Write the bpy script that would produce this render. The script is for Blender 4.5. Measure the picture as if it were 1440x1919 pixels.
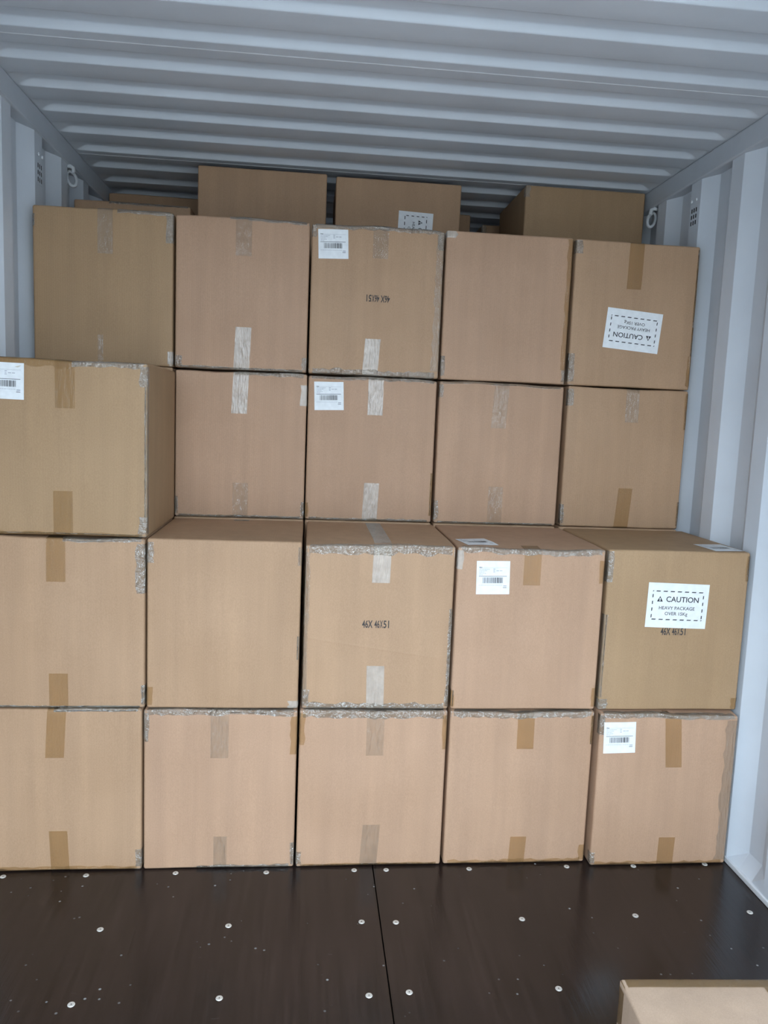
import bpy, bmesh, math, random
from mathutils import Vector, Matrix

# ------------------------------------------------------------------ camera, sky, exposure
scene = bpy.context.scene
for o in list(bpy.data.objects):
    bpy.data.objects.remove(o)
C = scene.collection

cam_d = bpy.data.cameras.new('camera')
cam_d.sensor_fit = 'HORIZONTAL'
cam_d.sensor_width = 36.0
cam_d.lens = 36.0 * 1450.0 / 1440.0
cam_d.clip_start = 0.02
cam = bpy.data.objects.new('camera', cam_d)
C.objects.link(cam)
R_ = Vector((0.99481251, -0.09365463, 0.03971007))
U_ = Vector((-0.0279411, 0.12378346, 0.9919158))
F_ = Vector((0.09781295, 0.98787978, -0.12052452))
m = Matrix.Identity(4)
for i in range(3):
    m[i][0], m[i][1], m[i][2] = R_[i], U_[i], -F_[i]
m.translation = (0.9407, -2.2721, 1.4006)
cam.matrix_world = m
scene.camera = cam

DOOR_Y = -2.5         # open end of the container
END_Y = 3.3            # closed end
SKY = (0.76, 0.89, 1.0)
SKY_STRENGTH = 16.0
world = bpy.data.worlds.new('overcast_sky')
scene.world = world
world.use_nodes = True
bg = world.node_tree.nodes['Background']
# overcast sky: brightest overhead, a third as bright at the horizon
wn, wl = world.node_tree.nodes, world.node_tree.links
w_tc = wn.new('ShaderNodeTexCoord')
w_sep = wn.new('ShaderNodeSeparateXYZ')
wl.new(w_tc.outputs['Generated'], w_sep.inputs[0])
w_mr = wn.new('ShaderNodeMapRange')
w_mr.inputs['From Min'].default_value = 0.0
w_mr.inputs['From Max'].default_value = 1.0
w_mr.inputs['To Min'].default_value = 1.0 / 3.0
w_mr.inputs['To Max'].default_value = 1.0
wl.new(w_sep.outputs['Z'], w_mr.inputs['Value'])
w_mul = wn.new('ShaderNodeMath')
w_mul.operation = 'MULTIPLY'
wl.new(w_mr.outputs[0], w_mul.inputs[0])
w_mul.inputs[1].default_value = SKY_STRENGTH
wl.new(w_mul.outputs[0], bg.inputs['Strength'])
bg.inputs['Color'].default_value = (*SKY, 1)

vs = scene.view_settings
vs.view_transform = 'Standard'
vs.look = 'None'
vs.gamma = 1.0
vs.use_curve_mapping = False
vs.exposure = 0.0

random.seed(7)

# ------------------------------------------------------------------ materials
def new_mat(name):
    mt = bpy.data.materials.new(name)
    mt.use_nodes = True
    nt = mt.node_tree
    b = nt.nodes['Principled BSDF']
    return mt, nt, b

def N(nt, typ, **kw):
    n = nt.nodes.new(typ)
    for k, v in kw.items():
        setattr(n, k, v)
    return n

def noise(nt, vec, scale, detail=3, rough=0.5):
    n = N(nt, 'ShaderNodeTexNoise')
    n.inputs['Scale'].default_value = scale
    n.inputs['Detail'].default_value = detail
    n.inputs['Roughness'].default_value = rough
    nt.links.new(vec, n.inputs['Vector'])
    return n

def mapping(nt, src, scale):
    mp = N(nt, 'ShaderNodeMapping')
    mp.inputs['Scale'].default_value = scale
    nt.links.new(src, mp.inputs['Vector'])
    return mp.outputs['Vector']

def ramp(nt, fac, a, b, ca, cb):
    r = N(nt, 'ShaderNodeValToRGB')
    r.color_ramp.elements[0].position = a
    r.color_ramp.elements[0].color = (*ca, 1) if len(ca) == 3 else ca
    r.color_ramp.elements[1].position = b
    r.color_ramp.elements[1].color = (*cb, 1) if len(cb) == 3 else cb
    nt.links.new(fac, r.inputs['Fac'])
    return r.outputs['Color']

def mixc(nt, fac, a, b, mode='MIX'):
    n = N(nt, 'ShaderNodeMix', data_type='RGBA', blend_type=mode)
    for sock, v in ((n.inputs[0], fac), (n.inputs[6], a), (n.inputs[7], b)):
        if hasattr(v, 'links'):
            nt.links.new(v, sock)
        elif isinstance(v, tuple):
            sock.default_value = (*v, 1)
        else:
            sock.default_value = v
    return n.outputs[2]

def bump(nt, b, height, strength, dist, normal=None):
    n = N(nt, 'ShaderNodeBump')
    n.inputs['Strength'].default_value = strength
    n.inputs['Distance'].default_value = dist
    nt.links.new(height, n.inputs['Height'])
    if normal is not None:
        nt.links.new(normal, n.inputs['Normal'])
    nt.links.new(n.outputs['Normal'], b.inputs['Normal'])
    return n.outputs['Normal']

def cardboard(name, crease=None):
    mt, nt, b = new_mat(name)
    tc = N(nt, 'ShaderNodeTexCoord')
    ob = tc.outputs['Object']
    info = N(nt, 'ShaderNodeObjectInfo')
    # offset the pattern from carton to carton
    add = N(nt, 'ShaderNodeVectorMath', operation='ADD')
    nt.links.new(ob, add.inputs[0])
    sc = N(nt, 'ShaderNodeVectorMath', operation='SCALE')
    sc.inputs[0].default_value = (37.0, 11.0, 23.0)
    nt.links.new(info.outputs['Random'], sc.inputs['Scale'])
    nt.links.new(sc.outputs[0], add.inputs[1])
    v = add.outputs[0]
    streak = noise(nt, mapping(nt, v, (22, 22, 1.2)), 1.0, 4, 0.6)
    fibre = noise(nt, mapping(nt, v, (1, 1, 0.5)), 420.0, 2, 0.6)
    blot = noise(nt, v, 4.0, 3, 0.55)
    c = mixc(nt, 1.0, info.outputs['Color'], ramp(nt, streak.outputs['Fac'], 0.3, 0.7, (0.93, 0.93, 0.94), (1.05, 1.05, 1.05)), 'MULTIPLY')
    c = mixc(nt, 1.0, c, ramp(nt, fibre.outputs['Fac'], 0.3, 0.7, (0.93, 0.92, 0.91), (1.06, 1.06, 1.06)), 'MULTIPLY')
    c = mixc(nt, 1.0, c, ramp(nt, blot.outputs['Fac'], 0.3, 0.7, (0.95, 0.935, 0.92), (1.04, 1.04, 1.05)), 'MULTIPLY')
    nt.links.new(c, b.inputs['Base Color'])
    b.inputs['Roughness'].default_value = 0.62
    b.inputs['Specular IOR Level'].default_value = 0.3
    # flute lines of the corrugated board, very faint
    wv = N(nt, 'ShaderNodeTexWave', wave_type='BANDS', bands_direction='X')
    wv.inputs['Scale'].default_value = 42.0
    wv.inputs['Distortion'].default_value = 1.0
    nt.links.new(ob, wv.inputs['Vector'])
    nrm = bump(nt, b, wv.outputs['Fac'], 0.05, 0.002)
    nrm = bump(nt, b, streak.outputs['Fac'], 0.12, 0.004, nrm)
    if crease:
        (x0, z0), (x1, z1) = crease          # a fold line across the front face, object coordinates
        sep = N(nt, 'ShaderNodeSeparateXYZ')
        nt.links.new(ob, sep.inputs[0])
        k = (z1 - z0) / (x1 - x0)
        mx = N(nt, 'ShaderNodeMath', operation='MULTIPLY_ADD')
        nt.links.new(sep.outputs['X'], mx.inputs[0])
        mx.inputs[1].default_value = k
        mx.inputs[2].default_value = z0 - k * x0
        d = N(nt, 'ShaderNodeMath', operation='SUBTRACT')
        nt.links.new(sep.outputs['Z'], d.inputs[0])
        nt.links.new(mx.outputs[0], d.inputs[1])
        a = N(nt, 'ShaderNodeMath', operation='ABSOLUTE')
        nt.links.new(d.outputs[0], a.inputs[0])
        h = ramp(nt, a.outputs[0], 0.0, 0.006, (1, 1, 1), (0, 0, 0))
        bump(nt, b, h, 0.35, 0.002, nrm)
    return mt

def tape_mat(name, tint, rough, wrinkle, freq, dist, ior, film=0.0, base=(0.5, 0.45, 0.4)):
    """packing tape: a clear or tinted film (tint = what passes through) with a glossy, wrinkled face;
    film = share of it that is opaque (tinted, full of air bubbles, or pale to carry painted sky sheen) and shows the colour base"""
    mt, nt, b = new_mat(name)
    tc = N(nt, 'ShaderNodeTexCoord')
    info = N(nt, 'ShaderNodeObjectInfo')
    add = N(nt, 'ShaderNodeVectorMath', operation='ADD')
    nt.links.new(tc.outputs['Object'], add.inputs[0])
    sc = N(nt, 'ShaderNodeVectorMath', operation='SCALE')
    sc.inputs[0].default_value = (31.0, 17.0, 53.0)
    nt.links.new(info.outputs['Random'], sc.inputs['Scale'])
    nt.links.new(sc.outputs[0], add.inputs[1])
    v = add.outputs[0]
    w1 = noise(nt, mapping(nt, v, freq), 1.0, 3, 0.55)
    w2 = noise(nt, mapping(nt, v, (240, 240, 60)), 1.0, 2, 0.5)
    blot = noise(nt, v, 30.0, 3, 0.6)
    c = mixc(nt, 1.0, base, ramp(nt, blot.outputs['Fac'], 0.3, 0.7, (0.86, 0.86, 0.86), (1.1, 1.1, 1.1)), 'MULTIPLY')
    nt.links.new(c, b.inputs['Base Color'])
    b.inputs['Roughness'].default_value = 0.6
    b.inputs['Specular IOR Level'].default_value = 0.0
    nrm = bump(nt, b, w1.outputs['Fac'], wrinkle, dist)
    nrm = bump(nt, b, w2.outputs['Fac'], wrinkle * 0.4, 0.002, nrm)
    tr = N(nt, 'ShaderNodeBsdfTransparent')
    tr.inputs['Color'].default_value = (*tint, 1)
    under = N(nt, 'ShaderNodeMixShader')
    under.inputs[0].default_value = film
    nt.links.new(tr.outputs[0], under.inputs[1])
    nt.links.new(b.outputs[0], under.inputs[2])
    gl = N(nt, 'ShaderNodeBsdfGlossy')
    gl.inputs['Roughness'].default_value = rough
    nt.links.new(nrm, gl.inputs['Normal'])
    fr = N(nt, 'ShaderNodeFresnel')
    fr.inputs['IOR'].default_value = ior
    nt.links.new(nrm, fr.inputs['Normal'])
    top = N(nt, 'ShaderNodeMixShader')
    nt.links.new(fr.outputs[0], top.inputs[0])
    nt.links.new(under.outputs[0], top.inputs[1])
    nt.links.new(gl.outputs[0], top.inputs[2])
    nt.links.new(top.outputs[0], nt.nodes['Material Output'].inputs['Surface'])
    return mt

def paint(name, col, rough, dirt=0.1):
    mt, nt, b = new_mat(name)
    tc = N(nt, 'ShaderNodeTexCoord')
    n1 = noise(nt, tc.outputs['Object'], 3.0, 4, 0.6)
    n2 = noise(nt, tc.outputs['Object'], 160.0, 2, 0.5)
    c = mixc(nt, 1.0, col, ramp(nt, n1.outputs['Fac'], 0.3, 0.7, (1 - dirt, 1 - dirt, 1 - dirt), (1.03, 1.03, 1.03)), 'MULTIPLY')
    nt.links.new(c, b.inputs['Base Color'])
    b.inputs['Roughness'].default_value = rough
    bump(nt, b, n2.outputs['Fac'], 0.06, 0.002)
    return mt

def plain(name, col, rough=0.6, metal=0.0):
    mt, nt, b = new_mat(name)
    tc = N(nt, 'ShaderNodeTexCoord')
    n1 = noise(nt, tc.outputs['Object'], 60.0, 2, 0.5)
    c = mixc(nt, 1.0, col, ramp(nt, n1.outputs['Fac'], 0.3, 0.7, (0.94, 0.94, 0.94), (1.03, 1.03, 1.03)), 'MULTIPLY')
    nt.links.new(c, b.inputs['Base Color'])
    b.inputs['Roughness'].default_value = rough
    b.inputs['Metallic'].default_value = metal
    return mt

def floor_mat():
    mt, nt, b = new_mat('phenolic_plywood')
    tc = N(nt, 'ShaderNodeTexCoord')
    v = tc.outputs['Object']
    grain = noise(nt, mapping(nt, v, (70, 3.0, 1)), 1.0, 5, 0.65)
    big = noise(nt, mapping(nt, v, (3, 1.2, 1)), 1.0, 4, 0.6)
    c = ramp(nt, grain.outputs['Fac'], 0.3, 0.75, (0.0065, 0.0045, 0.0042), (0.023, 0.0150, 0.0135))
    c = mixc(nt, 1.0, c, ramp(nt, big.outputs['Fac'], 0.3, 0.7, (0.8, 0.8, 0.82), (1.25, 1.2, 1.2)), 'MULTIPLY')
    # specks of dried paint and dust, gathered in patches
    vo = N(nt, 'ShaderNodeTexVoronoi')
    vo.inputs['Scale'].default_value = 26.0
    nt.links.new(v, vo.inputs['Vector'])
    sp = ramp(nt, vo.outputs['Distance'], 0.04, 0.11, (1, 1, 1), (0, 0, 0))
    pt = noise(nt, v, 5.0, 2, 0.5)
    pm = ramp(nt, pt.outputs['Fac'], 0.52, 0.62, (0, 0, 0), (1, 1, 1))
    mk = mixc(nt, 1.0, sp, pm, 'MULTIPLY')
    c = mixc(nt, mk, c, (0.26, 0.27, 0.27))
    # fine scratches
    scr = noise(nt, mapping(nt, v, (14, 150, 1)), 1.0, 2, 0.5)
    sm = ramp(nt, scr.outputs['Fac'], 0.74, 0.80, (0, 0, 0), (0.25, 0.25, 0.25))
    c = mixc(nt, sm, c, (0.12, 0.11, 0.11))
    nt.links.new(c, b.inputs['Base Color'])
    r = ramp(nt, big.outputs['Fac'], 0.3, 0.7, (0.13, 0.13, 0.13), (0.26, 0.26, 0.26))
    nt.links.new(r, b.inputs['Roughness'])
    b.inputs['IOR'].default_value = 1.5
    bump(nt, b, grain.outputs['Fac'], 0.18, 0.003)
    return mt

M = {
    'card': cardboard('cardboard'),
    'card_creased': cardboard('cardboard_creased', ((-0.213, 0.222), (0.17, 0.166))),
    'tape_brown': tape_mat('tape_brown', (0.97, 0.91, 0.79), 0.20, 0.35, (95, 95, 16), 0.006, 1.40, 0.22, (0.38, 0.245, 0.12)),
    'tape_clear': tape_mat('tape_clear', (1.0, 0.985, 0.955), 0.10, 0.9, (110, 110, 22), 0.009, 1.55, 0.22, (0.60, 0.47, 0.35)),
    'tape_milky': tape_mat('tape_milky', (0.99, 0.97, 0.95), 0.14, 0.9, (110, 110, 22), 0.006, 1.65, 0.50, (0.72, 0.64, 0.56)),  # bubbled film; its pale base also paints in the reflected sky
    'tape_edge': tape_mat('tape_edge', (0.99, 0.965, 0.92), 0.07, 1.0, (60, 60, 42), 0.018, 2.0, 0.26, (0.68, 0.58, 0.47)),  # whitish base puts the glints of the folded edges into the colour
    'paper': plain('label_paper', (0.74, 0.76, 0.78), 0.55),
    'ink': plain('black_ink', (0.02, 0.02, 0.024), 0.6),
    'ink_grey': plain('grey_ink', (0.36, 0.37, 0.42), 0.6),
    'stamp': plain('stamp_ink', (0.045, 0.037, 0.035), 0.7),
    'wall': paint('container_paint', (0.605, 0.650, 0.709), 0.42, 0.07),
    'rail': paint('rail_paint', (0.520, 0.559, 0.611), 0.45, 0.10),
    'sealant': paint('sealant', (0.62, 0.64, 0.67), 0.5, 0.12),
    'floor': floor_mat(),
    'steel': plain('screw_steel', (0.62, 0.60, 0.56), 0.45, 0.35),
    'slot': plain('screw_slot', (0.05, 0.045, 0.04), 0.6),
    'hole': plain('vent_dark', (0.008, 0.008, 0.009), 0.8),  # near-black, painted shade for the vent holes
    'ringpaint': plain('ring_paint', (0.60, 0.63, 0.66), 0.4),
    'ground': plain('yard_concrete', (0.221, 0.210, 0.195), 0.9),
}

# ------------------------------------------------------------------ helpers
def link(name, me, mat, parent=None, smooth=False):
    o = bpy.data.objects.new(name, me)
    C.objects.link(o)
    if mat is not None:
        me.materials.append(mat)
    if parent is not None:
        o.parent = parent
    if smooth:
        me.polygons.foreach_set('use_smooth', [True] * len(me.polygons))
    return o

def from_bm(name, bm, mat, parent=None, smooth=False):
    me = bpy.data.meshes.new(name)
    bmesh.ops.recalc_face_normals(bm, faces=bm.faces)
    bm.to_mesh(me)
    bm.free()
    return link(name, me, mat, parent, smooth)

def add_box(bm, x0, x1, y0, y1, z0, z1, bev=0.0):
    r = bmesh.ops.create_cube(bm, size=1.0)
    for v in r['verts']:
        v.co = Vector(((x0 + x1) / 2 + v.co.x * (x1 - x0), (y0 + y1) / 2 + v.co.y * (y1 - y0), (z0 + z1) / 2 + v.co.z * (z1 - z0)))
    if bev:
        es = list({e for v in r['verts'] for e in v.link_edges})
        bmesh.ops.bevel(bm, geom=es, offset=bev, segments=2, profile=0.5, affect='EDGES')

def struct(o, label=None):
    o['kind'] = 'structure'
    if label:
        o['label'] = label
    return o

def smooth01(t):
    t = max(0.0, min(1.0, t))
    return t * t * (3 - 2 * t)

_text = {}
def text_geo(body, bold=0.0):
    """vertices (height of a capital = 1, centred on x, base line at 0) and faces of a line of lettering"""
    key = (body, bold)
    if key in _text:
        return _text[key]
    cu = bpy.data.curves.new('lettering', 'FONT')
    cu.body = body
    cu.size = 1.0
    cu.offset = bold
    cu.resolution_u = 3
    ob = bpy.data.objects.new('lettering', cu)
    C.objects.link(ob)
    bpy.context.view_layer.update()
    dg = bpy.context.evaluated_depsgraph_get()
    me = bpy.data.meshes.new_from_object(ob.evaluated_get(dg))
    vs_ = [tuple(v.co) for v in me.vertices]
    fs = [tuple(p.vertices) for p in me.polygons]
    bpy.data.objects.remove(ob)
    bpy.data.curves.remove(cu)
    bpy.data.meshes.remove(me)
    xs = [v[0] for v in vs_]
    cx = (min(xs) + max(xs)) / 2
    w = max(xs) - min(xs)
    cap = 0.70
    _text[key] = ([((v[0] - cx) / cap, v[1] / cap) for v in vs_], fs, w / cap)
    return _text[key]

class Flat:
    """flat print collected in label coordinates"""
    def __init__(s):
        s.v, s.f = [], []
    def quad(s, x0, x1, z0, z1):
        n = len(s.v)
        s.v += [(x0, z0), (x1, z0), (x1, z1), (x0, z1)]
        s.f.append((n, n + 1, n + 2, n + 3))
    def poly(s, pts):
        n = len(s.v)
        s.v += pts
        s.f.append(tuple(range(n, n + len(pts))))
    def text(s, body, cx, base, cap, width=None, bold=0.0):
        v, f, w = text_geo(body, bold)
        k = cap if width is None else width / w
        n = len(s.v)
        s.v += [(cx + a * k, base + b_ * cap) for a, b_ in v]
        s.f += [tuple(i + n for i in q) for q in f]

# ------------------------------------------------------------------ the container
XL, XR, ZC = -0.008, 2.338, 2.39       # inner planes of the side walls, underside of the roof
PITCH, DEPTH = 0.283, 0.036

def wall_profile():
    pts = []
    y = 0.350 + PITCH * 11
    while y > DOOR_Y - 0.3:
        pts += [(y, 0.0), (y - 0.075, 0.0), (y - 0.143, DEPTH), (y - 0.215, DEPTH)]
        y -= PITCH
    return [q for q in pts if DOOR_Y <= q[0] <= END_Y]

def side_wall(name, side):
    prof = wall_profile()
    bm = bmesh.new()
    zs = [0.0, 0.016, 0.07, 2.40]
    rows = []
    for z in zs:
        row = []
        for y, d in prof:
            k = 1.0
            if z <= 0.02:
                k = 0.1
            x = XR + d * k if side > 0 else XL - d * k
            row.append(bm.verts.new((x, y, z)))
        rows.append(row)
    for a, b_ in zip(rows[:-1], rows[1:]):
        for i in range(len(a) - 1):
            bm.faces.new((a[i], a[i + 1], b_[i + 1], b_[i]))
    o = from_bm(name, bm, M['wall'])
    md = o.modifiers.new('steel_thickness', 'SOLIDIFY')
    md.thickness = 0.003
    # the sheet's inner face stays where it is
    o.data.update()
    n = o.data.polygons[0].normal
    inward = -1 if side > 0 else 1
    md.offset = -1 if n.x * inward > 0 else 1
    bv = o.modifiers.new('pressed_bends', 'BEVEL')
    bv.width = 0.008
    bv.segments = 3
    bv.limit_method = 'ANGLE'
    bv.angle_limit = math.radians(15)
    return struct(o, 'corrugated grey painted steel side wall of the container')

side_wall('wall_right', 1)
side_wall('wall_left', -1)

def end_wall():
    bm = bmesh.new()
    prof = []
    x = XL - 0.05
    while x < XR + 0.2:
        prof += [(x, 0), (x + 0.075, 0), (x + 0.143, DEPTH), (x + 0.215, DEPTH)]
        x += PITCH
    prof = [q for q in prof if q[0] <= XR + 0.05]
    lo = [bm.verts.new((x, END_Y + d, 0)) for x, d in prof]
    hi = [bm.verts.new((x, END_Y + d, 2.42)) for x, d in prof]
    for i in range(len(lo) - 1):
        bm.faces.new((lo[i], lo[i + 1], hi[i + 1], hi[i]))
    o = from_bm('wall_back', bm, M['wall'])
    md = o.modifiers.new('steel_thickness', 'SOLIDIFY')
    md.thickness = 0.003
    md.offset = 0
    return struct(o, 'corrugated steel end wall closing the container')
end_wall()

def roof():
    per = 0.2
    # height above the low flats, over one period that starts at the far edge of a bright slope
    key = [(0.0, 0), (0.004, 0.0), (0.05, 0), (0.094, 0), (0.098, 0.0006), (0.101, 0.003), (0.106, 0.010), (0.111, 0.017), (0.114, 0.0195), (0.118, 0.020),
           (0.150, 0.020), (0.180, 0.020), (0.1835, 0.0194), (0.186, 0.0170), (0.190, 0.0112), (0.1942, 0.0046), (0.1965, 0.0012), (0.1985, 0.0002)]
    ys = []
    k = math.floor(DOOR_Y / per)
    while k * per < END_Y:
        for a, h in key:
            y = k * per + a
            if DOOR_Y <= y <= END_Y + 0.02:
                ys.append((y, a, h))
        k += 1
    x0, x1 = XL - 0.03, XR + 0.03
    e0, e1 = XL + 0.004, XR - 0.004
    xs = [x0, e0 - 0.001]
    xs += [e0 + t for t in (0.0, 0.004, 0.010, 0.018, 0.028, 0.040, 0.055, 0.075)]
    xs += [0.30, 0.60, 0.90, 1.20, 1.50, 1.80, 2.10]
    xs += [e1 - t for t in (0.075, 0.055, 0.040, 0.028, 0.018, 0.010, 0.004, 0.0)]
    xs += [e1 + 0.001, x1]
    bm = bmesh.new()
    rows = []
    for y, a, h in ys:
        row = []
        for x in xs:
            d = min(x - e0, e1 - x)
            f = smooth01(d / 0.055)
            row.append(bm.verts.new((x, y, ZC + h * f)))
        rows.append(row)
    for a, b_ in zip(rows[:-1], rows[1:]):
        for i in range(len(a) - 1):
            bm.faces.new((a[i], a[i + 1], b_[i + 1], b_[i]))
    o = from_bm('ceiling', bm, M['wall'], smooth=True)
    md = o.modifiers.new('steel_thickness', 'SOLIDIFY')
    md.thickness = 0.003
    o.data.update()
    md.offset = 1 if o.data.polygons[0].normal.z > 0 else -1
    struct(o, 'ribbed grey painted steel roof of the container')
    # weld beads between the pressed roof sheets
    for y in (-1.958, -0.958, 0.042, 1.035, 2.035):
        b2 = bmesh.new()
        n = 60
        ring = []
        for i in range(n + 1):
            x = e0 + (e1 - e0) * i / n
            w = 0.0022 + 0.0009 * math.sin(i * 1.7) * math.sin(i * 0.37)
            ring.append([b2.verts.new((x, y - w, ZC + 0.0005)), b2.verts.new((x, y, ZC - 0.0022)), b2.verts.new((x, y + w, ZC + 0.0005))])
        for a, c in zip(ring[:-1], ring[1:]):
            for j in range(2):
                b2.faces.new((a[j], a[j + 1], c[j + 1], c[j]))
        from_bm('weld_bead', b2, M['sealant'], o, True)
roof()

def rail(name, x0, x1, z0, z1, mat, bev, label):
    bm = bmesh.new()
    add_box(bm, x0, x1, DOOR_Y, END_Y, z0, z1, bev)
    return struct(from_bm(name, bm, mat), label)
rail('trim_1', XR - 0.008, XR + 0.06, 2.312, ZC - 0.0005, M['rail'], 0.006, 'grey steel roof rail along the right wall')
rail('trim_2', XL - 0.06, XL + 0.008, 2.312, ZC - 0.0005, M['rail'], 0.006, 'grey steel roof rail along the left wall')
rail('trim_3', XR - 0.005, XR + 0.05, 0.0005, 0.018, M['sealant'], 0.003, 'pale steel kick strip along the foot of the right wall')
rail('trim_4', XL - 0.05, XL + 0.005, 0.0005, 0.018, M['sealant'], 0.003, 'pale steel kick strip along the foot of the left wall')

# floor: two plywood sheets side by side with screws
floor = bpy.data.objects.new('floor', None)
C.objects.link(floor)
struct(floor, 'dark brown coated plywood floor of the container')
for a, b_ in ((XL - 0.045, 1.1725), (1.1755, XR + 0.045)):
    bm = bmesh.new()
    add_box(bm, a, b_, DOOR_Y, END_Y, -0.028, 0.0, 0.0012)
    from_bm('plywood_panel', bm, M['floor'], floor)
bm = bmesh.new()
add_box(bm, XL - 0.045, XR + 0.045, DOOR_Y, END_Y, -0.06, -0.0285)
from_bm('cross_member', bm, M['slot'], floor)

def screw_mesh():
    bm = bmesh.new()
    prof = [(0.0, 0.0012), (0.0035, 0.0013), (0.0065, 0.0018), (0.0082, 0.0015), (0.0088, 0.0003)]
    n = 14
    c = bm.verts.new((0, 0, prof[0][1]))
    prev = None
    for r, z in prof[1:]:
        ring = [bm.verts.new((r * math.cos(2 * math.pi * i / n), r * math.sin(2 * math.pi * i / n), z)) for i in range(n)]
        for i in range(n):
            j = (i + 1) % n
            if prev is None:
                bm.faces.new((c, ring[i], ring[j]))
            else:
                bm.faces.new((prev[i], ring[i], ring[j], prev[j]))
        prev = ring
    me = bpy.data.meshes.new('screw')
    bmesh.ops.recalc_face_normals(bm, faces=bm.faces)
    bm.to_mesh(me)
    bm.free()
    me.materials.append(M['steel'])
    me.polygons.foreach_set('use_smooth', [True] * len(me.polygons))
    b2 = bmesh.new()
    add_box(b2, -0.0016, 0.0016, -0.0005, 0.0005, 0.0010, 0.0020)
    add_box(b2, -0.0005, 0.0005, -0.0016, 0.0016, 0.0010, 0.0020)
    m2 = bpy.data.meshes.new('screw_recess')
    b2.to_mesh(m2)
    b2.free()
    m2.materials.append(M['slot'])
    return me, m2
SCREW, RECESS = screw_mesh()
spots = []
for yy, xs in ((-0.022, (0.067, 0.307, 0.570, 0.844, 1.115, 1.215, 1.478, 1.796, 2.016, 2.259)),
               (-0.273, (0.080, 0.414, 0.755, 1.122, 1.218, 1.580, 1.917, 2.268)),
               (-0.545, (0.080, 0.418, 0.761, 1.122, 1.222, 1.599, 1.925, 2.270)),
               (-0.815, (0.080, 0.416, 0.758, 1.122, 1.221, 1.590, 1.921, 2.270))):
    for x in xs:
        spots.append((x, yy + random.uniform(-0.004, 0.004)))
for x, y in spots:
    s = bpy.data.objects.new('screw', SCREW)
    C.objects.link(s)
    s.parent = floor
    s.location = (x, y, 0)
    s.rotation_euler[2] = random.uniform(0, 3)
    s2 = bpy.data.objects.new('screw_recess', RECESS)
    C.objects.link(s2)
    s2.parent = s

# the yard outside the open doors
bm = bmesh.new()
add_box(bm, -40, 42, -60, DOOR_Y - 0.02, -0.5, -0.18)
struct(from_bm('ground', bm, M['ground']), 'pale concrete yard outside the open container doors')

# ------------------------------------------------------------------ vents and lashing rings on the walls
def vent(side, y, z, label):
    root = bpy.data.objects.new('wall_vent', None)
    C.objects.link(root)
    s = 1 if side > 0 else -1
    x = XR if side > 0 else XL
    root.location = (x, y, z)
    root['label'] = label
    root['category'] = 'vent'
    root['group'] = 'perforated wall vents'
    cell = 0.0072
    nx, nz = 7, 7
    cut = {(i, j) for i in (1, 3, 5) for j in (1, 3, 5)}
    bm = bmesh.new()
    ys = [-0.030, -0.0235, -0.0125, -0.0055, 0.0055, 0.0125, 0.0235, 0.030]
    zs = [-0.044, -0.036, -0.0175, -0.0085, 0.0085, 0.0175, 0.036, 0.044]
    vv = [[bm.verts.new((-s * 0.0016, 0.9 * ys[i], 0.85 * zs[j])) for j in range(8)] for i in range(8)]
    for i in range(nx):
        for j in range(nz):
            if (i, j) not in cut:
                bm.faces.new((vv[i][j], vv[i + 1][j], vv[i + 1][j + 1], vv[i][j + 1]))
    r = bmesh.ops.extrude_face_region(bm, geom=list(bm.faces))
    for e in r['geom']:
        if isinstance(e, bmesh.types.BMVert):
            e.co.x += s * 0.0005
    from_bm('cover', bm, M['wall'], root)
    bm = bmesh.new()
    add_box(bm, -s * 0.0007 - 0.0003, -s * 0.0007 + 0.0003, -0.0245, 0.0245, -0.034, 0.034)
    from_bm('dark_opening', bm, M['hole'], root)  # solid dark plate behind the cover, painted as the shade inside the holes
    for dy in (-0.016, 0.020):
        bm = bmesh.new()
        bmesh.ops.create_uvsphere(bm, u_segments=10, v_segments=6, radius=0.0062)
        for v in bm.verts:
            v.co = Vector((-s * 0.004 + v.co.x * 0.6, dy + v.co.y, 0.0580 + v.co.z))
        from_bm('rivet', bm, M['ringpaint'], root, True)
vent(1, 0.597, 2.188, 'perforated vent plate high on the right container wall')
vent(-1, 0.602, 2.185, 'perforated vent plate high on the left container wall')

def tube(bm, pts, r, n=8, closed=False):
    rings = []
    L = len(pts)
    for i, p in enumerate(pts):
        a = pts[(i - 1) % L] if (closed or i > 0) else p
        b_ = pts[(i + 1) % L] if (closed or i < L - 1) else p
        t = (Vector(b_) - Vector(a)).normalized()
        up = Vector((0, 0, 1)) if abs(t.z) < 0.9 else Vector((1, 0, 0))
        u = t.cross(up).normalized()
        w = t.cross(u)
        rings.append([bm.verts.new(Vector(p) + r * (math.cos(2 * math.pi * k / n) * u + math.sin(2 * math.pi * k / n) * w)) for k in range(n)])
    rng = range(L if closed else L - 1)
    for i in rng:
        a, b_ = rings[i], rings[(i + 1) % L]
        # least-twist pairing
        off = min(range(n), key=lambda o: sum((a[k].co - b_[(k + o) % n].co).length for k in range(n)))
        for k in range(n):
            bm.faces.new((a[k], a[(k + 1) % n], b_[(k + 1 + off) % n], b_[(k + off) % n]))
    if not closed:
        bm.faces.new(rings[0])
        bm.faces.new(rings[-1])

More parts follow.
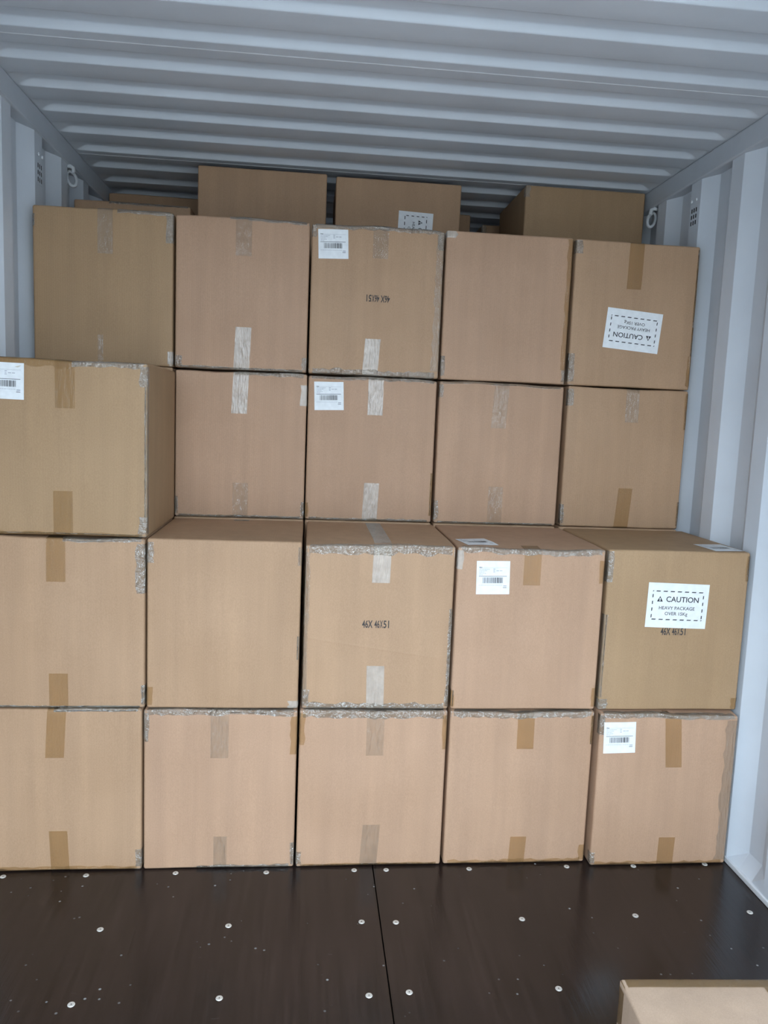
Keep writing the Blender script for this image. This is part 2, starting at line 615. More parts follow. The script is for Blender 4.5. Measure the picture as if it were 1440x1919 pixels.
def lashing(side, y, z, label):
    root = bpy.data.objects.new('lashing_ring', None)
    C.objects.link(root)
    s = 1 if side > 0 else -1
    root.location = ((XR if side > 0 else XL), y, z)
    root['label'] = label
    root['category'] = 'lashing ring'
    root['group'] = 'lashing rings under the roof rails'
    bm = bmesh.new()
    pts = []
    for i in range(20):
        a = 2 * math.pi * i / 20
        pts.append((-s * (0.008 + 0.017 * math.cos(a) - 0.010 * math.sin(a)), 0.012 * math.sin(a), -0.006 + 0.031 * math.sin(a)))
    tube(bm, pts, 0.0062, 8, True)
    from_bm('ring', bm, M['ringpaint'], root, True)
    bm = bmesh.new()
    tube(bm, [(s * 0.012, -0.010, 0.034), (-s * 0.006, -0.014, 0.036), (-s * 0.018, -0.014, 0.030), (-s * 0.020, -0.010, 0.014)], 0.0075, 8)
    from_bm('bracket', bm, M['ringpaint'], root, True)
lashing(1, 0.955, 2.268, 'pale steel lashing ring under the right roof rail')
lashing(-1, 0.940, 2.272, 'pale steel lashing ring under the left roof rail')

# ------------------------------------------------------------------ cartons
class Carton:
    """a corrugated carton; local frame: x across, y into the stack (front face at -d/2), z up from the base"""
    def __init__(s, name, x0, x1, yf, z0, z1, d=0.455, label='', group=None, tint=(0.37, 0.262, 0.178), rz=0.0, rnd=0.007,
                 bulge=0.0025, droop=0.004, seed=0, mat='card'):
        s.w, s.d, s.h = x1 - x0, d, z1 - z0
        s.r, s.bulge, s.droop = rnd, bulge, droop
        rs = random.Random(seed)
        s.ph = [rs.uniform(0, 6.28) for _ in range(8)]
        s.rs = rs
        s.cx, s.z0 = (x0 + x1) / 2, z0
        s.root = bpy.data.objects.new(name, None)
        C.objects.link(s.root)
        s.root.empty_display_size = 0.1
        s.root.location = (s.cx, yf + d / 2, z0)
        s.root.rotation_euler[2] = rz
        s.root['label'] = label
        s.root['category'] = 'carton'
        if group:
            s.root['group'] = group
        s.yf = yf
        body = s.body(M[mat])
        body.color = (*tint, 1)
        s.bodyobj = body

    def shape(s, p, off=0.0):
        """raw point on the sharp box surface -> point on the soft, slightly swollen carton"""
        w, d, h, r = s.w / 2, s.d / 2, s.h, s.r
        q = Vector((max(-w + r, min(w - r, p[0])), max(-d + r, min(d - r, p[1])), max(r, min(h - r, p[2]))))
        n = Vector(p) - q
        if n.length < 1e-9:
            return Vector(p)
        n.normalize()
        o = q + n * (r + off)
        u, v, t = p[0] / w, p[1] / d, p[2] / h * 2 - 1
        face = max(0.0, -n.y)
        # the front swells in the middle and ripples a little
        o.y -= face * s.bulge * (1 - u * u) * (1 - t * t)
        o.y += face * 0.0007 * (math.sin(3.1 * u + s.ph[0]) * math.sin(2.3 * t + s.ph[1]) + 0.6 * math.sin(6.0 * u + s.ph[2]) * math.sin(5.0 * t + s.ph[3]))
        o.x += max(0.0, abs(n.x)) * (1 if n.x > 0 else -1) * s.bulge * 0.3 * (1 - v * v) * (1 - t * t)
        # the upper front edge sags unevenly
        k = smooth01((t - 0.80) / 0.20) * smooth01((-v - 0.55) / 0.45)
        sag = 0.55 + 0.30 * math.sin(2.6 * u + s.ph[4]) + 0.15 * math.sin(8.0 * u + s.ph[5])
        o.z -= k * s.droop * sag
        # the lower front edge lifts slightly
        k2 = smooth01((-t - 0.88) / 0.12) * smooth01((-v - 0.6) / 0.4)
        o.z += k2 * 0.0016 * (0.6 + 0.4 * math.sin(3.0 * u + s.ph[6]))
        return o

    def body(s, mat):
        def axis(L, n):
            r = s.r
            inner = [r + (L - 2 * r) * i / n for i in range(n + 1)]
            return [0.0, r * 0.35, r * 0.72] + inner + [L - r * 0.72, L - r * 0.35, L]
        ax = [x - s.w / 2 for x in axis(s.w, 10)]
        ay = [y - s.d / 2 for y in axis(s.d, 6)]
        az = axis(s.h, 10)
        bm = bmesh.new()
        cache = {}
        def vert(p):
            k = tuple(round(c, 6) for c in p)
            if k not in cache:
                cache[k] = bm.verts.new(s.shape(p))
            return cache[k]
        def grid(f, A, B):
            for i in range(len(A) - 1):
                for j in range(len(B) - 1):
                    try:
                        bm.faces.new((vert(f(A[i], B[j])), vert(f(A[i + 1], B[j])), vert(f(A[i + 1], B[j + 1])), vert(f(A[i], B[j + 1]))))
                    except ValueError:
                        pass
        grid(lambda a, b_: (a, -s.d / 2, b_), ax, az)
        grid(lambda a, b_: (a, s.d / 2, b_), ax, az)
        grid(lambda a, b_: (-s.w / 2, a, b_), ay, az)
        grid(lambda a, b_: (s.w / 2, a, b_), ay, az)
        grid(lambda a, b_: (a, b_, 0.0), ax, ay)
        grid(lambda a, b_: (a, b_, s.h), ax, ay)
        return from_bm('body', bm, mat, s.root, True)

    def sheet(s, name, path, ts, mat, off=0.0007, jag=0.0, parent=None):
        """a film laid over the carton; path(i)->function of t giving raw points, ts = stations along the strip"""
        bm = bmesh.new()
        rows = []
        for pi, f in enumerate(path):
            rows.append([bm.verts.new(s.shape(f(t), off + jag * s.rs.uniform(0, 1))) for t in ts])
        for a, b_ in zip(rows[:-1], rows[1:]):
            for i in range(len(a) - 1):
                bm.faces.new((a[i], a[i + 1], b_[i + 1], b_[i]))
        return from_bm(name, bm, mat, parent or s.root, True)

    # --- tapes
    def seal_top(s, X, zend, kind, over=0.03, width=0.054, skew=0.0):
        """strip of the top seam tape that comes down the front; X, zend in world metres"""
        x = X - s.cx
        L = s.h - (zend - s.z0)
        st = [('f', s.h - L + L * i / 8) for i in range(8)] + [('f', s.h - s.r * 0.5), ('f', s.h)]
        st += [('t', s.r * 0.5), ('t', s.r)] + [('t', s.r + (over - s.r) * i / 5) for i in range(1, 6)]
        def mk(k, q):
            def f(t):
                sk = skew * ((s.h - q) if k == 'f' else 0)
                if k == 'f':
                    return (x + sk + t, -s.d / 2, q)
                return (x + t, -s.d / 2 + q, s.h)
            return f
        ts = [-width / 2 + width * i / 8 for i in range(9)]
        return s.sheet('sealing_tape', [mk(*q) for q in st], ts, M[kind])

    def top_seam(s, X, kind, y0, y1, width=0.052):
        x = X - s.cx
        rows = [(lambda q: (lambda t: (x + t, -s.d / 2 + q, s.h)))(y0 + (y1 - y0) * i / 10) for i in range(11)]
        return s.sheet('sealing_tape', rows, [-width / 2 + width * i / 6 for i in range(7)], M[kind], off=0.0004)

    def seal_bottom(s, X, ztop, kind, width=0.054, skew=0.0):
        x = X - s.cx
        L = ztop - s.z0
        st = [('b', 0.02), ('b', s.r), ('b', s.r * 0.5), ('f', 0.0), ('f', s.r * 0.5)] + [('f', s.r + (L - s.r) * i / 8) for i in range(9)]
        def mk(k, q):
            def f(t):
                if k == 'f':
                    return (x + t + skew * q, -s.d / 2, q)
                return (x + t, -s.d / 2 + q, 0.0)
            return f
        ts = [-width / 2 + width * i / 8 for i in range(9)]
        return s.sheet('sealing_tape', [mk(*q) for q in st], ts, M[kind], off=0.0004)

    def edge(s, which, a=0.0, b=1.0, drop=0.022, over=0.022, kind='tape_edge'):
        """tape folded over one edge of the front face, from fraction a to b of its length"""
        n = max(4, int((b - a) * 26))
        jag = 0.0010
        r = s.r
        if which in ('top', 'bottom'):
            A = -s.w / 2 + s.w * a
            ts = [A + s.w * (b - a) * i / n for i in range(n + 1)]
            wob = [s.rs.uniform(0.65, 1.15) for _ in ts]
            def fr(q):
                def f(t):
                    i = min(range(len(ts)), key=lambda k: abs(ts[k] - t))
                    z = q * wob[i] if q > r else q
                    return (t, -s.d / 2, s.h - z if which == 'top' else z)
                return f
            def ov(q):
                return lambda t: (t, -s.d / 2 + q, s.h if which == 'top' else 0.0)
        else:
            A = s.h * a
            ts = [A + s.h * (b - a) * i / n for i in range(n + 1)]
            wob = [s.rs.uniform(0.8, 1.1) for _ in ts]
            sg = -1 if which == 'left' else 1
            def fr(q):
                def f(t):
                    i = min(range(len(ts)), key=lambda k: abs(ts[k] - t))
                    x = q * wob[i] if q > r else q
                    return (sg * (s.w / 2 - x), -s.d / 2, t)
                return f
            def ov(q):
                return lambda t: (sg * s.w / 2, -s.d / 2 + q, t)
        path = [fr(q) for q in (drop, drop * 0.75, drop * 0.5, r, r * 0.7, r * 0.35, 0.0)] + [ov(q) for q in (r * 0.35, r * 0.7, r, over)]
        o = 0.0005 if which in ('top', 'left', 'right') else 0.0003
        return s.sheet('edge_tape', path, ts, M[kind], off=o, jag=jag if which != 'bottom' else 0.0004)

    # --- labels and print
    def place(s, flat, cx, cz, rot, off, face='front'):
        ca, sa = math.cos(rot), math.sin(rot)
        out = []
        for a, b_ in flat:
            x, z = cx + a * ca - b_ * sa, cz + a * sa + b_ * ca
            if face == 'front':
                out.append(s.shape((x, -s.d / 2, z), off))
            else:
                out.append(s.shape((x, z, s.h), off))
        return out

    def flat_part(s, name, fl, cx, cz, rot, off, mat, parent, face='front'):
        me = bpy.data.meshes.new(name)
        me.from_pydata([tuple(v) for v in s.place(fl.v, cx, cz, rot, off, face)], [], fl.f)
        me.update()
        o = link(name, me, mat, parent)
        return o

    def paper(s, name, w, h, cx, cz, rot, face='front'):
        fl = Flat()
        n = 6
        for i in range(n):
            for j in range(n):
                fl.quad(-w / 2 + w * i / n, -w / 2 + w * (i + 1) / n, -h / 2 + h * j / n, -h / 2 + h * (j + 1) / n)
        return s.flat_part(name, fl, cx, cz, rot, 0.0012, M['paper'], s.root, face)

    def shipping_label(s, X, Z, rot=0.0, w=0.103, h=0.103, face='front', Y=None):
        cx = X - s.cx
        cz = (Z - s.z0) if face == 'front' else (Y - (s.yf + s.d / 2))
        p = s.paper('shipping_label', w, h, cx, cz, rot, face)
        p['label'] = 'white address label with a barcode'
        bc = Flat()
        rs = random.Random(5)
        x = -0.31 * w
        while x < 0.29 * w:
            t = rs.choice((0.004, 0.006, 0.009, 0.013)) * w * (1.5 if x > 0.03 * w else 1.0)
            bc.quad(x, min(x + t, 0.29 * w), -0.165 * h, 0.005 * h)
            x += t + rs.choice((0.006, 0.008, 0.012, 0.016)) * w
        s.flat_part('barcode', bc, cx, cz, rot, 0.0018, M['ink'], p, face)
        bl = Flat()
        bl.text('FBA', -0.375 * w, 0.285 * h, 0.040 * h, bold=0.02)
        bl.quad(-0.43 * w, 0.41 * w, 0.035 * h, 0.048 * h)
        bl.quad(0.30 * w, 0.41 * w, -0.305 * h, -0.29 * h)
        s.flat_part('heading', bl, cx, cz, rot, 0.0018, M['ink'], p, face)
        gl = Flat()
        gl.quad(-0.31 * w, 0.42 * w, 0.292 * h, 0.299 * h)
        for k, (x0, x1) in enumerate(((-0.42, -0.10), (-0.42, -0.18), (-0.42, -0.25), (-0.42, -0.22), (-0.42, -0.30))):
            z = 0.245 - k * 0.042
            c = x0
            while c < x1:
                e = min(x1, c + rs.uniform(0.02, 0.06))
                gl.quad(c * w, e * w, z * h, (z + 0.014) * h)
                c = e + 0.012
        for z, x0, x1 in ((0.25, 0.0, 0.06), (0.205, 0.0, 0.05), (0.16, 0.0, 0.055), (0.195, 0.09, 0.17), (0.195, 0.19, 0.27)):
            gl.quad(x0 * w, x1 * w, z * h, (z + 0.020) * h)
        c = -0.43
        while c < 0.27:
            e = c + rs.uniform(0.03, 0.07)
            gl.quad(c * w, e * w, -0.232 * h, -0.222 * h)
            c = e + 0.012
        gl.quad(0.31 * w, 0.41 * w, -0.262 * h, -0.235 * h)
        s.flat_part('address_print', gl, cx, cz, rot, 0.0018, M['ink_grey'], p, face)['kind'] = 'stuff'

    def caution_label(s, X, Z, rot=0.0, w=0.198, h=0.142):
        cx, cz = X - s.cx, Z - s.z0
        p = s.paper('caution_label', w, h, cx, cz, rot)
        p['label'] = 'white caution label for a heavy package'
        d = Flat()
        bx, bz = 0.415 * w, 0.315 * h
        per, ln, th = 0.1165 * w, 0.068 * w, 0.0155 * w
        sl = 0.010 * w
        x = -bx + 0.055 * w
        while x + ln < bx + 0.02 * w:
            d.poly([(x - sl, bz - th / 2), (x + ln - sl, bz - th / 2), (x + ln, bz + th / 2), (x, bz + th / 2)])
            d.poly([(x - sl - 0.04 * w, -bz - th / 2), (x + ln - sl - 0.04 * w, -bz - th / 2), (x + ln - 0.04 * w, -bz + th / 2), (x - 0.04 * w, -bz + th / 2)])
            x += per
        z = bz - 0.065 * h
        vl, vp = 0.085 * h, 0.150 * h
        while z - vl > -bz - 0.01 * h:
            for xx in (-bx, bx):
                d.poly([(xx - th / 2, z - vl), (xx + th / 2, z - vl + sl * 0.8), (xx + th / 2, z), (xx - th / 2, z - sl * 0.8)])
            z -= vp
        d.poly([(-bx - th / 2, bz + th / 2), (-bx - th / 2, bz - th), (-bx + th, bz + th / 2)])
        d.poly([(bx + th / 2, -bz - th / 2), (bx + th / 2, -bz + th), (bx - th, -bz - th / 2)])
        s.flat_part('dashed_border', d, cx, cz, rot, 0.0018, M['ink'], p)
        t = Flat()
        t.text('CAUTION', 0.075 * w, 0.085 * h, 0.118 * h, 0.535 * w, 0.012)
        t.text('HEAVY PACKAGE', -0.005 * w, -0.090 * h, 0.074 * h, 0.590 * w, 0.006)
        t.text('OVER 15Kg', -0.010 * w, -0.215 * h, 0.074 * h, 0.375 * w, 0.006)
        tx, tz, tw, thh = -0.295 * w, 0.083 * h, 0.096 * w, 0.122 * h
        # warning triangle with a cut-out exclamation mark
        e = 0.010 * w
        t.poly([(tx - tw / 2, tz), (tx - e, tz), (tx - e, tz + thh * (1 - 2 * e / tw))])
        t.poly([(tx + e, tz), (tx + tw / 2, tz), (tx + e, tz + thh * (1 - 2 * e / tw))])
        t.poly([(tx - e, tz + thh * 0.66), (tx + e, tz + thh * 0.66), (tx + e, tz + thh * (1 - 2 * e / tw)), (tx, tz + thh), (tx - e, tz + thh * (1 - 2 * e / tw))])
        t.quad(tx - e, tx + e, tz, tz + thh * 0.10)
        t.quad(tx - e, tx + e, tz + thh * 0.22, tz + thh * 0.28)
        s.flat_part('lettering', t, cx, cz, rot, 0.0018, M['ink'], p)

    def size_print(s, X, Z, rot=0.0, w=0.083, cap=0.0225):
        t = Flat()
        t.text('46X', -0.295 * w, -cap / 2, cap, 0.385 * w, 0.022)
        t.text('46', 0.055 * w, -cap / 2, cap, 0.19 * w, 0.022)
        t.text('X', 0.215 * w, -cap / 2, cap, 0.115 * w, 0.022)
        t.text('51', 0.395 * w, -cap / 2, cap, 0.21 * w, 0.022)
        o = s.flat_part('size_print', t, X - s.cx, Z - s.z0, rot, 0.0006, M['stamp'], s.root)
        o['label'] = 'black stamped box size 46 x 46 x 51'

PINK = (0.415, 0.262, 0.170)
TAN = (0.395, 0.252, 0.153)
OLIVE = (0.352, 0.229, 0.128)
Z = (0.0, 0.513, 1.028, 1.545, 2.060)
g = 0.0006
FRONT = 'cartons stacked across the container'
Dp = 0.490
CT = 'cardboard_carton'

def carton(x0, x1, row, yf, label, **kw):
    return Carton(CT, x0, x1, yf, Z[row - 1] + (g if row > 1 else 0.0008), Z[row] - g, label=label, group=FRONT, **kw)

# --- bottom row
c = carton(0.004, 0.464, 1, 0.0, 'brown carton in the bottom row, leftmost, cut off by the photo edge', seed=11, tint=TAN, droop=0.003)
c.seal_top(0.220, 0.361, 'tape_brown', skew=-0.05); c.seal_bottom(0.225, 0.130, 'tape_brown', skew=-0.04)
c.edge('bottom', 0, 1, 0.014, kind='tape_brown'); c.edge('right', 0.0, 0.13, 0.02); c.edge('top', 0.45, 1, 0.008)

c = carton(0.470, 0.926, 1, 0.0, 'brown carton in the bottom row, second from the left', seed=12, tint=PINK, droop=0.006)
c.seal_top(0.694, 0.359, 'tape_clear'); c.seal_bottom(0.700, 0.106, 'tape_clear', width=0.04)
c.edge('top', 0, 1, 0.018); c.edge('right', 0.72, 0.96, 0.020, kind='tape_brown'); c.edge('right', 0.02, 0.16, 0.012)
c.edge('bottom', 0.35, 1, 0.012); c.edge('left', 0.80, 0.98, 0.016)

c = carton(0.933, 1.389, 1, 0.0, 'brown carton in the bottom row, in the middle', seed=13, tint=PINK, droop=0.007)
c.seal_top(1.166, 0.366, 'tape_clear'); c.seal_bottom(1.158, 0.139, 'tape_clear', skew=0.05)
c.edge('top', 0, 1, 0.026); c.edge('left', 0.78, 0.98, 0.018, kind='tape_brown'); c.edge('right', 0.75, 0.97, 0.014, kind='tape_brown')
c.edge('bottom', 0, 1, 0.010, kind='tape_brown'); c.edge('left', 0.0, 0.10, 0.016)

c = carton(1.398, 1.859, 1, 0.0, 'brown carton in the bottom row, fourth from the left', seed=14, tint=PINK, droop=0.012)
c.seal_top(1.640, 0.386, 'tape_brown'); c.seal_bottom(1.634, 0.093, 'tape_brown', width=0.052, skew=0.04)
c.edge('top', 0, 1, 0.022); c.edge('right', 0.78, 0.97, 0.010, kind='tape_brown'); c.edge('bottom', 0, 1, 0.016, kind='tape_brown'); c.edge('right', 0.02, 0.12, 0.022, kind='tape_brown')

c = carton(1.872, 2.326, 1, -0.022, 'brown carton in the bottom row with a white barcode label, against the right wall', seed=15, tint=PINK, droop=0.012)
c.seal_top(2.108, 0.333, 'tape_brown', skew=0.08); c.seal_bottom(2.120, 0.096, 'tape_brown', skew=0.02)
c.edge('top', 0, 1, 0.014); c.edge('bottom', 0, 1, 0.014, kind='tape_brown'); c.edge('left', 0.86, 0.99, 0.016); c.edge('left', 0.0, 0.09, 0.014)
c.edge('right', 0.03, 0.97, 0.040, kind='tape_clear')
c.shipping_label(1.937, 0.433, 0.035)

# --- second row
c = carton(0.012, 0.472, 2, 0.0, 'brown carton in the second row from the floor, leftmost, with wrinkled tape', seed=21, tint=TAN, droop=0.008)
c.seal_top(0.222, 0.894, 'tape_brown'); c.seal_bottom(0.226, 0.620, 'tape_brown')
c.edge('top', 0.5, 1, 0.012); c.edge('right', 0.68, 0.97, 0.026); c.edge('right', 0.0, 0.14, 0.010); c.edge('bottom', 0, 1, 0.008)

c = carton(0.478, 0.926, 2, 0.0, 'brown carton without front tape in the second row, second from the left', seed=22, tint=TAN, droop=0.001)
c.edge('left', 0.86, 0.98, 0.020); c.edge('right', 0.86, 0.97, 0.012, kind='tape_clear'); c.edge('left', 0.02, 0.13, 0.018, kind='tape_brown'); c.edge('right', 0.0, 0.05, 0.030, kind='tape_milky')
c.edge('right', 0.30, 0.44, 0.008, kind='tape_clear'); c.top_seam(0.712, 'tape_milky', 0.42, 0.449)

c = carton(0.938, 1.388, 2, 0.0, 'creased brown carton stamped 46X 46X51 upright, in the second row', seed=23, tint=TAN, droop=0.009, mat='card_creased')
c.seal_top(1.167, 0.909, 'tape_milky', over=0.02, skew=-0.02); c.top_seam(1.170, 'tape_milky', 0.03, 0.45); c.seal_bottom(1.161, 0.651, 'tape_milky', skew=-0.02)
c.edge('top', 0, 1, 0.032, 0.012); c.edge('bottom', 0, 1, 0.022); c.edge('right', 0.02, 0.62, 0.012); c.edge('left', 0.0, 0.12, 0.022); c.edge('left', 0.12, 0.95, 0.014, kind='tape_clear')
c.size_print(1.153, 0.782)

c = carton(1.396, 1.857, 2, 0.0, 'brown carton in the second row with one barcode label in front and one on top', seed=24, tint=PINK, droop=0.010)
c.seal_top(1.628, 0.910, 'tape_brown', over=0.05)
c.edge('top', 0, 1, 0.020, 0.014); c.edge('left', 0.86, 0.98, 0.018, kind='tape_milky'); c.edge('right', 0.79, 0.93, 0.018, kind='tape_brown')
c.edge('right', 0.02, 0.14, 0.014, kind='tape_brown'); c.edge('left', 0.0, 0.12, 0.010, kind='tape_brown')
c.shipping_label(1.507, 0.932, 0.022)
c.shipping_label(1.469, 0, 0.24, face='top', Y=0.084)

c = carton(1.868, 2.327, 2, 0.0, 'brown carton with an upright white caution label, in the second row by the right wall', seed=25, tint=OLIVE, droop=0.001)
c.edge('left', 0.80, 0.99, 0.018); c.edge('right', 0.82, 0.98, 0.012, kind='tape_brown'); c.edge('left', 0.0, 0.07, 0.030); c.edge('right', 0.0, 0.08, 0.020, kind='tape_brown'); c.edge('left', 0.08, 0.6, 0.010, kind='tape_clear')
c.caution_label(2.099, 0.854, -0.022, w=0.198)
c.size_print(2.092, 0.772)
c.shipping_label(2.262, 0, 0.10, face='top', Y=0.080, w=0.100, h=0.125)

# --- third row
c = Carton(CT, 0.018, 0.478, 0.0, Z[2] + g, 1.530, label='brown carton jutting forward at the left edge with a barcode label and bare right side', group=FRONT, seed=31, tint=OLIVE, droop=0.006)
c.seal_top(0.252, 1.392, 'tape_brown'); c.seal_bottom(0.244, 1.158, 'tape_brown')
c.edge('top', 0.55, 1, 0.018); c.edge('top', 0.0, 0.55, 0.026, kind='tape_brown'); c.edge('right', 0.86, 0.98, 0.022); c.edge('right', 0.0, 0.12, 0.024); c.edge('bottom', 0, 1, 0.010, kind='tape_brown')
c.edge('right', 0.12, 0.86, 0.008, kind='tape_clear')
c.shipping_label(0.091, 1.463, -0.012)

def back(x0, x1, row, label, **kw):
    return carton(x0, x1, row, Dp, label, **kw)

c = back(0.472, 0.925, 3, 'brown carton in the third row, right of the jutting carton', seed=32, tint=PINK, droop=0.009)
c.seal_top(0.697, 1.396, 'tape_milky', skew=-0.04); c.seal_bottom(0.700, 1.153, 'tape_clear')
c.edge('top', 0.45, 1, 0.014); c.edge('right', 0.78, 0.92, 0.022, kind='tape_milky'); c.edge('bottom', 0, 1, 0.010); c.edge('left', 0.0, 0.14, 0.014); c.edge('right', 0.0, 0.12, 0.012)

c = back(0.930, 1.386, 3, 'brown carton with a white barcode label in the third row, middle column', seed=33, tint=PINK, droop=0.009)
c.seal_top(1.168, 1.409, 'tape_milky'); c.seal_bottom(1.161, 1.167, 'tape_milky', skew=0.03)
c.edge('top', 0, 1, 0.013); c.edge('bottom', 0, 1, 0.011); c.edge('right', 0.05, 0.35, 0.010, kind='tape_brown'); c.edge('left', 0.0, 0.12, 0.012, kind='tape_brown')
c.shipping_label(1.003, 1.472, 0.040)

c = back(1.396, 1.852, 3, 'brown carton in the third row, fourth column, with clear tape above and below', seed=34, tint=PINK, droop=0.008)
c.seal_top(1.624, 1.380, 'tape_clear', skew=-0.05); c.seal_bottom(1.620, 1.168, 'tape_clear')
c.edge('top', 0, 1, 0.010, kind='tape_clear'); c.edge('left', 0.88, 0.98, 0.014); c.edge('left', 0.0, 0.16, 0.016); c.edge('bottom', 0, 1, 0.008)

c = back(1.869, 2.323, 3, 'plain brown carton in the third row against the right wall', seed=35, tint=TAN, droop=0.005)
c.seal_top(2.112, 1.420, 'tape_clear', width=0.05); c.seal_bottom(2.101, 1.177, 'tape_brown', skew=0.06)
c.edge('left', 0.86, 0.98, 0.022); c.edge('left', 0.0, 0.16, 0.012); c.edge('right', 0.72, 0.98, 0.012, kind='tape_brown'); c.edge('right', 0.0, 0.2, 0.010, kind='tape_brown')

# --- fourth row
c = back(0.004, 0.462, 4, 'brown carton at the left end of the fourth row, beside the left wall', seed=41, tint=OLIVE, droop=0.005)
c.seal_top(0.239, 1.911, 'tape_clear', width=0.05); c.seal_bottom(0.222, 1.643, 'tape_clear', width=0.018)
c.edge('right', 0.80, 0.99, 0.026); c.edge('right', 0.0, 0.10, 0.018, kind='tape_milky'); c.edge('top', 0.6, 1, 0.014); c.edge('left', 0.86, 0.94, 0.008)

c = back(0.470, 0.921, 4, 'brown carton in the fourth row, second from the left', seed=42, tint=PINK, droop=0.008)
c.seal_top(0.698, 1.930, 'tape_clear'); c.seal_bottom(0.696, 1.692, 'tape_milky', skew=0.04)
c.edge('top', 0.4, 1, 0.012); c.edge('bottom', 0, 1, 0.010); c.edge('left', 0.0, 0.08, 0.026); c.edge('right', 0.0, 0.10, 0.018)

c = back(0.928, 1.388, 4, 'brown carton in the fourth row with a barcode label and upside-down 46X 46X51 stamp', seed=43, tint=TAN, droop=0.010)
c.seal_top(1.166, 1.948, 'tape_clear'); c.seal_bottom(1.143, 1.674, 'tape_milky', skew=0.06)
c.edge('top', 0, 1, 0.018); c.edge('bottom', 0, 1, 0.022); c.edge('left', 0.90, 0.99, 0.020); c.edge('right', 0.05, 0.98, 0.028, kind='tape_clear'); c.edge('right', 0.86, 0.99, 0.022)
c.shipping_label(1.002, 1.990, 0.040)
c.size_print(1.164, 1.812, math.pi - 0.012)

c = back(1.396, 1.851, 4, 'plain brown carton without labels or front tape, in the fourth row', seed=44, tint=PINK, droop=0.001)
c.edge('left', 0.95, 0.995, 0.036, kind='tape_milky'); c.edge('left', 0.0, 0.16, 0.016); c.edge('right', 0.0, 0.10, 0.014); c.edge('right', 0.10, 0.99, 0.020, kind='tape_brown')

c = back(1.862, 2.322, 4, 'brown carton with an upside-down white caution label, top right of the stack', seed=45, tint=TAN, droop=0.004)
c.seal_top(2.086, 1.894, 'tape_brown', skew=-0.02)
c.edge('left', 0.90, 0.99, 0.024); c.edge('left', 0.0, 0.22, 0.022, kind='tape_edge'); c.edge('right', 0.0, 0.24, 0.016, kind='tape_brown'); c.edge('right', 0.24, 0.98, 0.008, kind='tape_brown')
c.caution_label(2.091, 1.749, math.pi - 0.075, w=0.208, h=0.142)

# --- cartons lying on their sides behind, five high, whose tops show under the roof
ROOFG = 'cartons showing under the roof behind the stack'
LH = 0.4725
def lying(x0, x1, yf, ztop, label, **kw):
    return Carton(CT, x0, x1, yf, ztop - LH + g, ztop, d=0.45, label=label, group=ROOFG, **kw)
c = lying(0.470, 0.980, 0.985, 2.364, 'dark brown carton just under the roof, left of the one with a half-hidden label', seed=51, tint=TAN, droop=0.001)
c = lying(1.017, 1.529, 0.985, 2.358, 'brown carton under the roof with a half-hidden sideways caution label', seed=52, tint=TAN, droop=0.001)
c.caution_label(1.343, 2.139, -math.pi / 2 - 0.03)
c = lying(1.797, 2.309, 0.985, 2.376, 'brown carton under the roof by the right wall, showing its dark left side', seed=53, tint=OLIVE, droop=0.001)
c.edge('left', 0.90, 0.99, 0.020, kind='tape_edge')
lying(0.006, 0.440, 1.470, 2.362, 'far brown carton under the roof in the left corner, a thin strip showing', seed=54, tint=TAN)
lying(1.152, 1.666, 1.470, 2.370, 'far brown carton peeking out right of the half-hidden caution label', seed=55, tint=TAN)
c = lying(1.752, 2.262, 1.600, 2.362, 'far brown carton with a taped corner in the dark gap under the roof', seed=56, tint=TAN)
c.edge('left', 0.86, 0.99, 0.020, kind='tape_edge')
c = Carton(CT, 0.0, 0.446, 0.965, Z[4] + g, 2.200, d=0.45, label='low flat carton lying behind the top left carton, a thin strip showing', group=ROOFG, seed=57, tint=TAN, droop=0.003)
c.edge('top', 0.3, 1, 0.012)

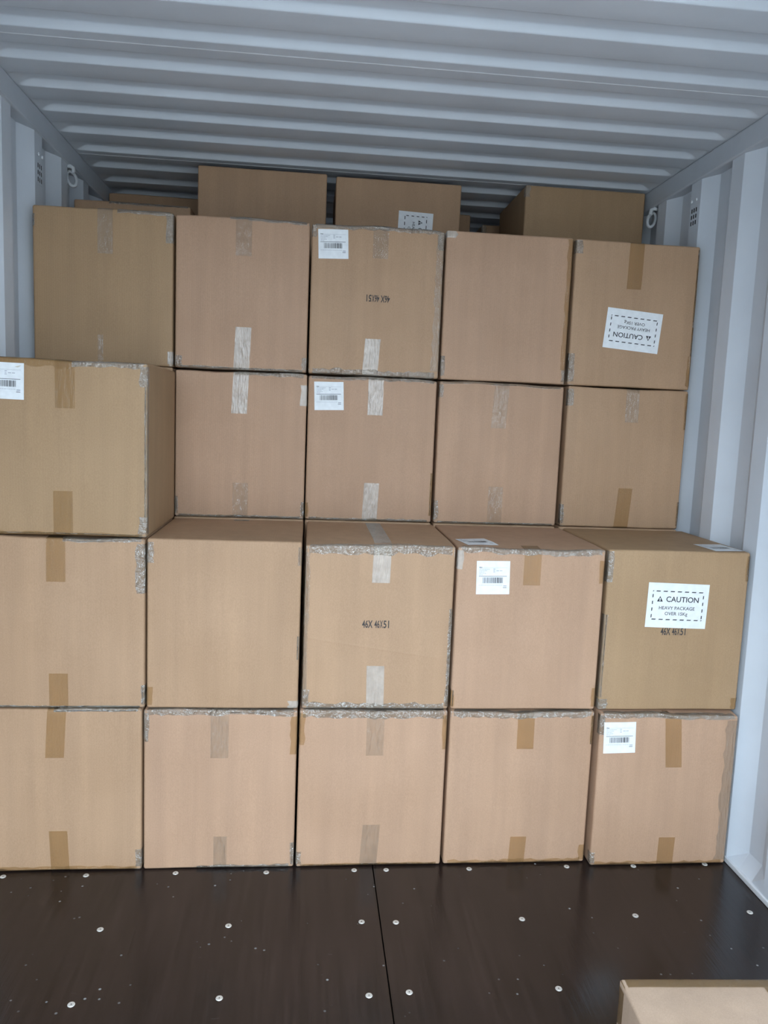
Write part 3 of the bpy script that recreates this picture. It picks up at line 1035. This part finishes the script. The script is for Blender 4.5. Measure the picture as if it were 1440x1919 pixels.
# --- the loose carton on the floor in front
c = Carton(CT, 1.582, 1.908, -1.300, 0.0008, 0.300, d=0.40, label='small taped carton on the floor at the lower right, in front of the stack', seed=61, tint=(0.40, 0.29, 0.21), droop=0.002, rz=-0.045)
w2, d2 = c.w / 2, c.d / 2
def top_strip(x0, x1, y0, y1, kind, back_over=False, right_over=False):
    nx, ny = 24, 8
    if back_over:
        rowsf = [(lambda q: (lambda t: (t, q, c.h)))(y0 + (y1 - y0) * i / ny) for i in range(ny + 1)] + [(lambda q: (lambda t: (t, d2, q)))(c.h - k) for k in (0.0, 0.004, 0.008, 0.03)]
        ts = [x0 + (x1 - x0) * i / nx for i in range(nx + 1)]
    else:
        rowsf = [(lambda q: (lambda t: (q, t, c.h)))(x0 + (x1 - x0) * i / ny) for i in range(ny + 1)] + [(lambda q: (lambda t: (w2, t, q)))(c.h - k) for k in (0.0, 0.004, 0.008, 0.03)]
        ts = [y0 + (y1 - y0) * i / nx for i in range(nx + 1)]
    c.sheet('edge_tape', rowsf, ts, M[kind], off=0.0007, jag=0.0004)
top_strip(-w2, w2, d2 - 0.026, d2, 'tape_brown', back_over=True)
top_strip(w2 - 0.040, w2, -d2, d2 - 0.027, 'tape_brown', right_over=True)
rowsf = [(lambda q: (lambda t: (-w2, q, t)))(d2 - k) for k in (0.03, 0.015, 0.007, 0.0)] + [(lambda q: (lambda t: (q, d2, t)))(-w2 + k) for k in (0.0, 0.007, 0.03)]
c.sheet('edge_tape', rowsf, [c.h * (0.7 + 0.3 * i / 6) for i in range(7)], M['tape_brown'], off=0.0006)

# --- cartons buried in the stack that carry the ones in view
HID = 'cartons buried behind the front of the stack'
HL = 'plain brown carton buried behind the front rows of the stack'
def buried(x0, x1, yf, z0, z1, d=0.455):
    b_ = Carton(CT, x0, x1, yf, z0, z1, d=d, label=HL, group=HID, seed=int(x0 * 100 + yf * 1000 + z0 * 37), tint=TAN, droop=0.0, bulge=0.0)
cols = ((0.004, 0.462), (0.470, 0.925), (0.930, 1.388), (1.396, 1.852), (1.866, 2.323))
for a, b_ in cols:
    for r in (0, 1):
        buried(a, b_, Dp, Z[r] + g, Z[r + 1] - g)
buried(0.004, 0.462, Dp, Z[2] + g, Z[3] - g)
for a, b_, yf, top in ((0.470, 0.980, 0.985, 2.364), (1.017, 1.529, 0.985, 2.358), (1.797, 2.309, 0.985, 2.376),
                       (0.006, 0.440, 1.470, 2.362), (1.152, 1.666, 1.470, 2.370), (1.752, 2.262, 1.600, 2.362)):
    hh = (top - LH) / 4
    for k in range(4):
        buried(a, b_, yf, k * hh + g, (k + 1) * hh - (g if k < 3 else 0.0), d=0.45)
for r in range(4):
    buried(0.0, 0.446, 0.965, Z[r] + g, Z[r + 1] - g, d=0.45)
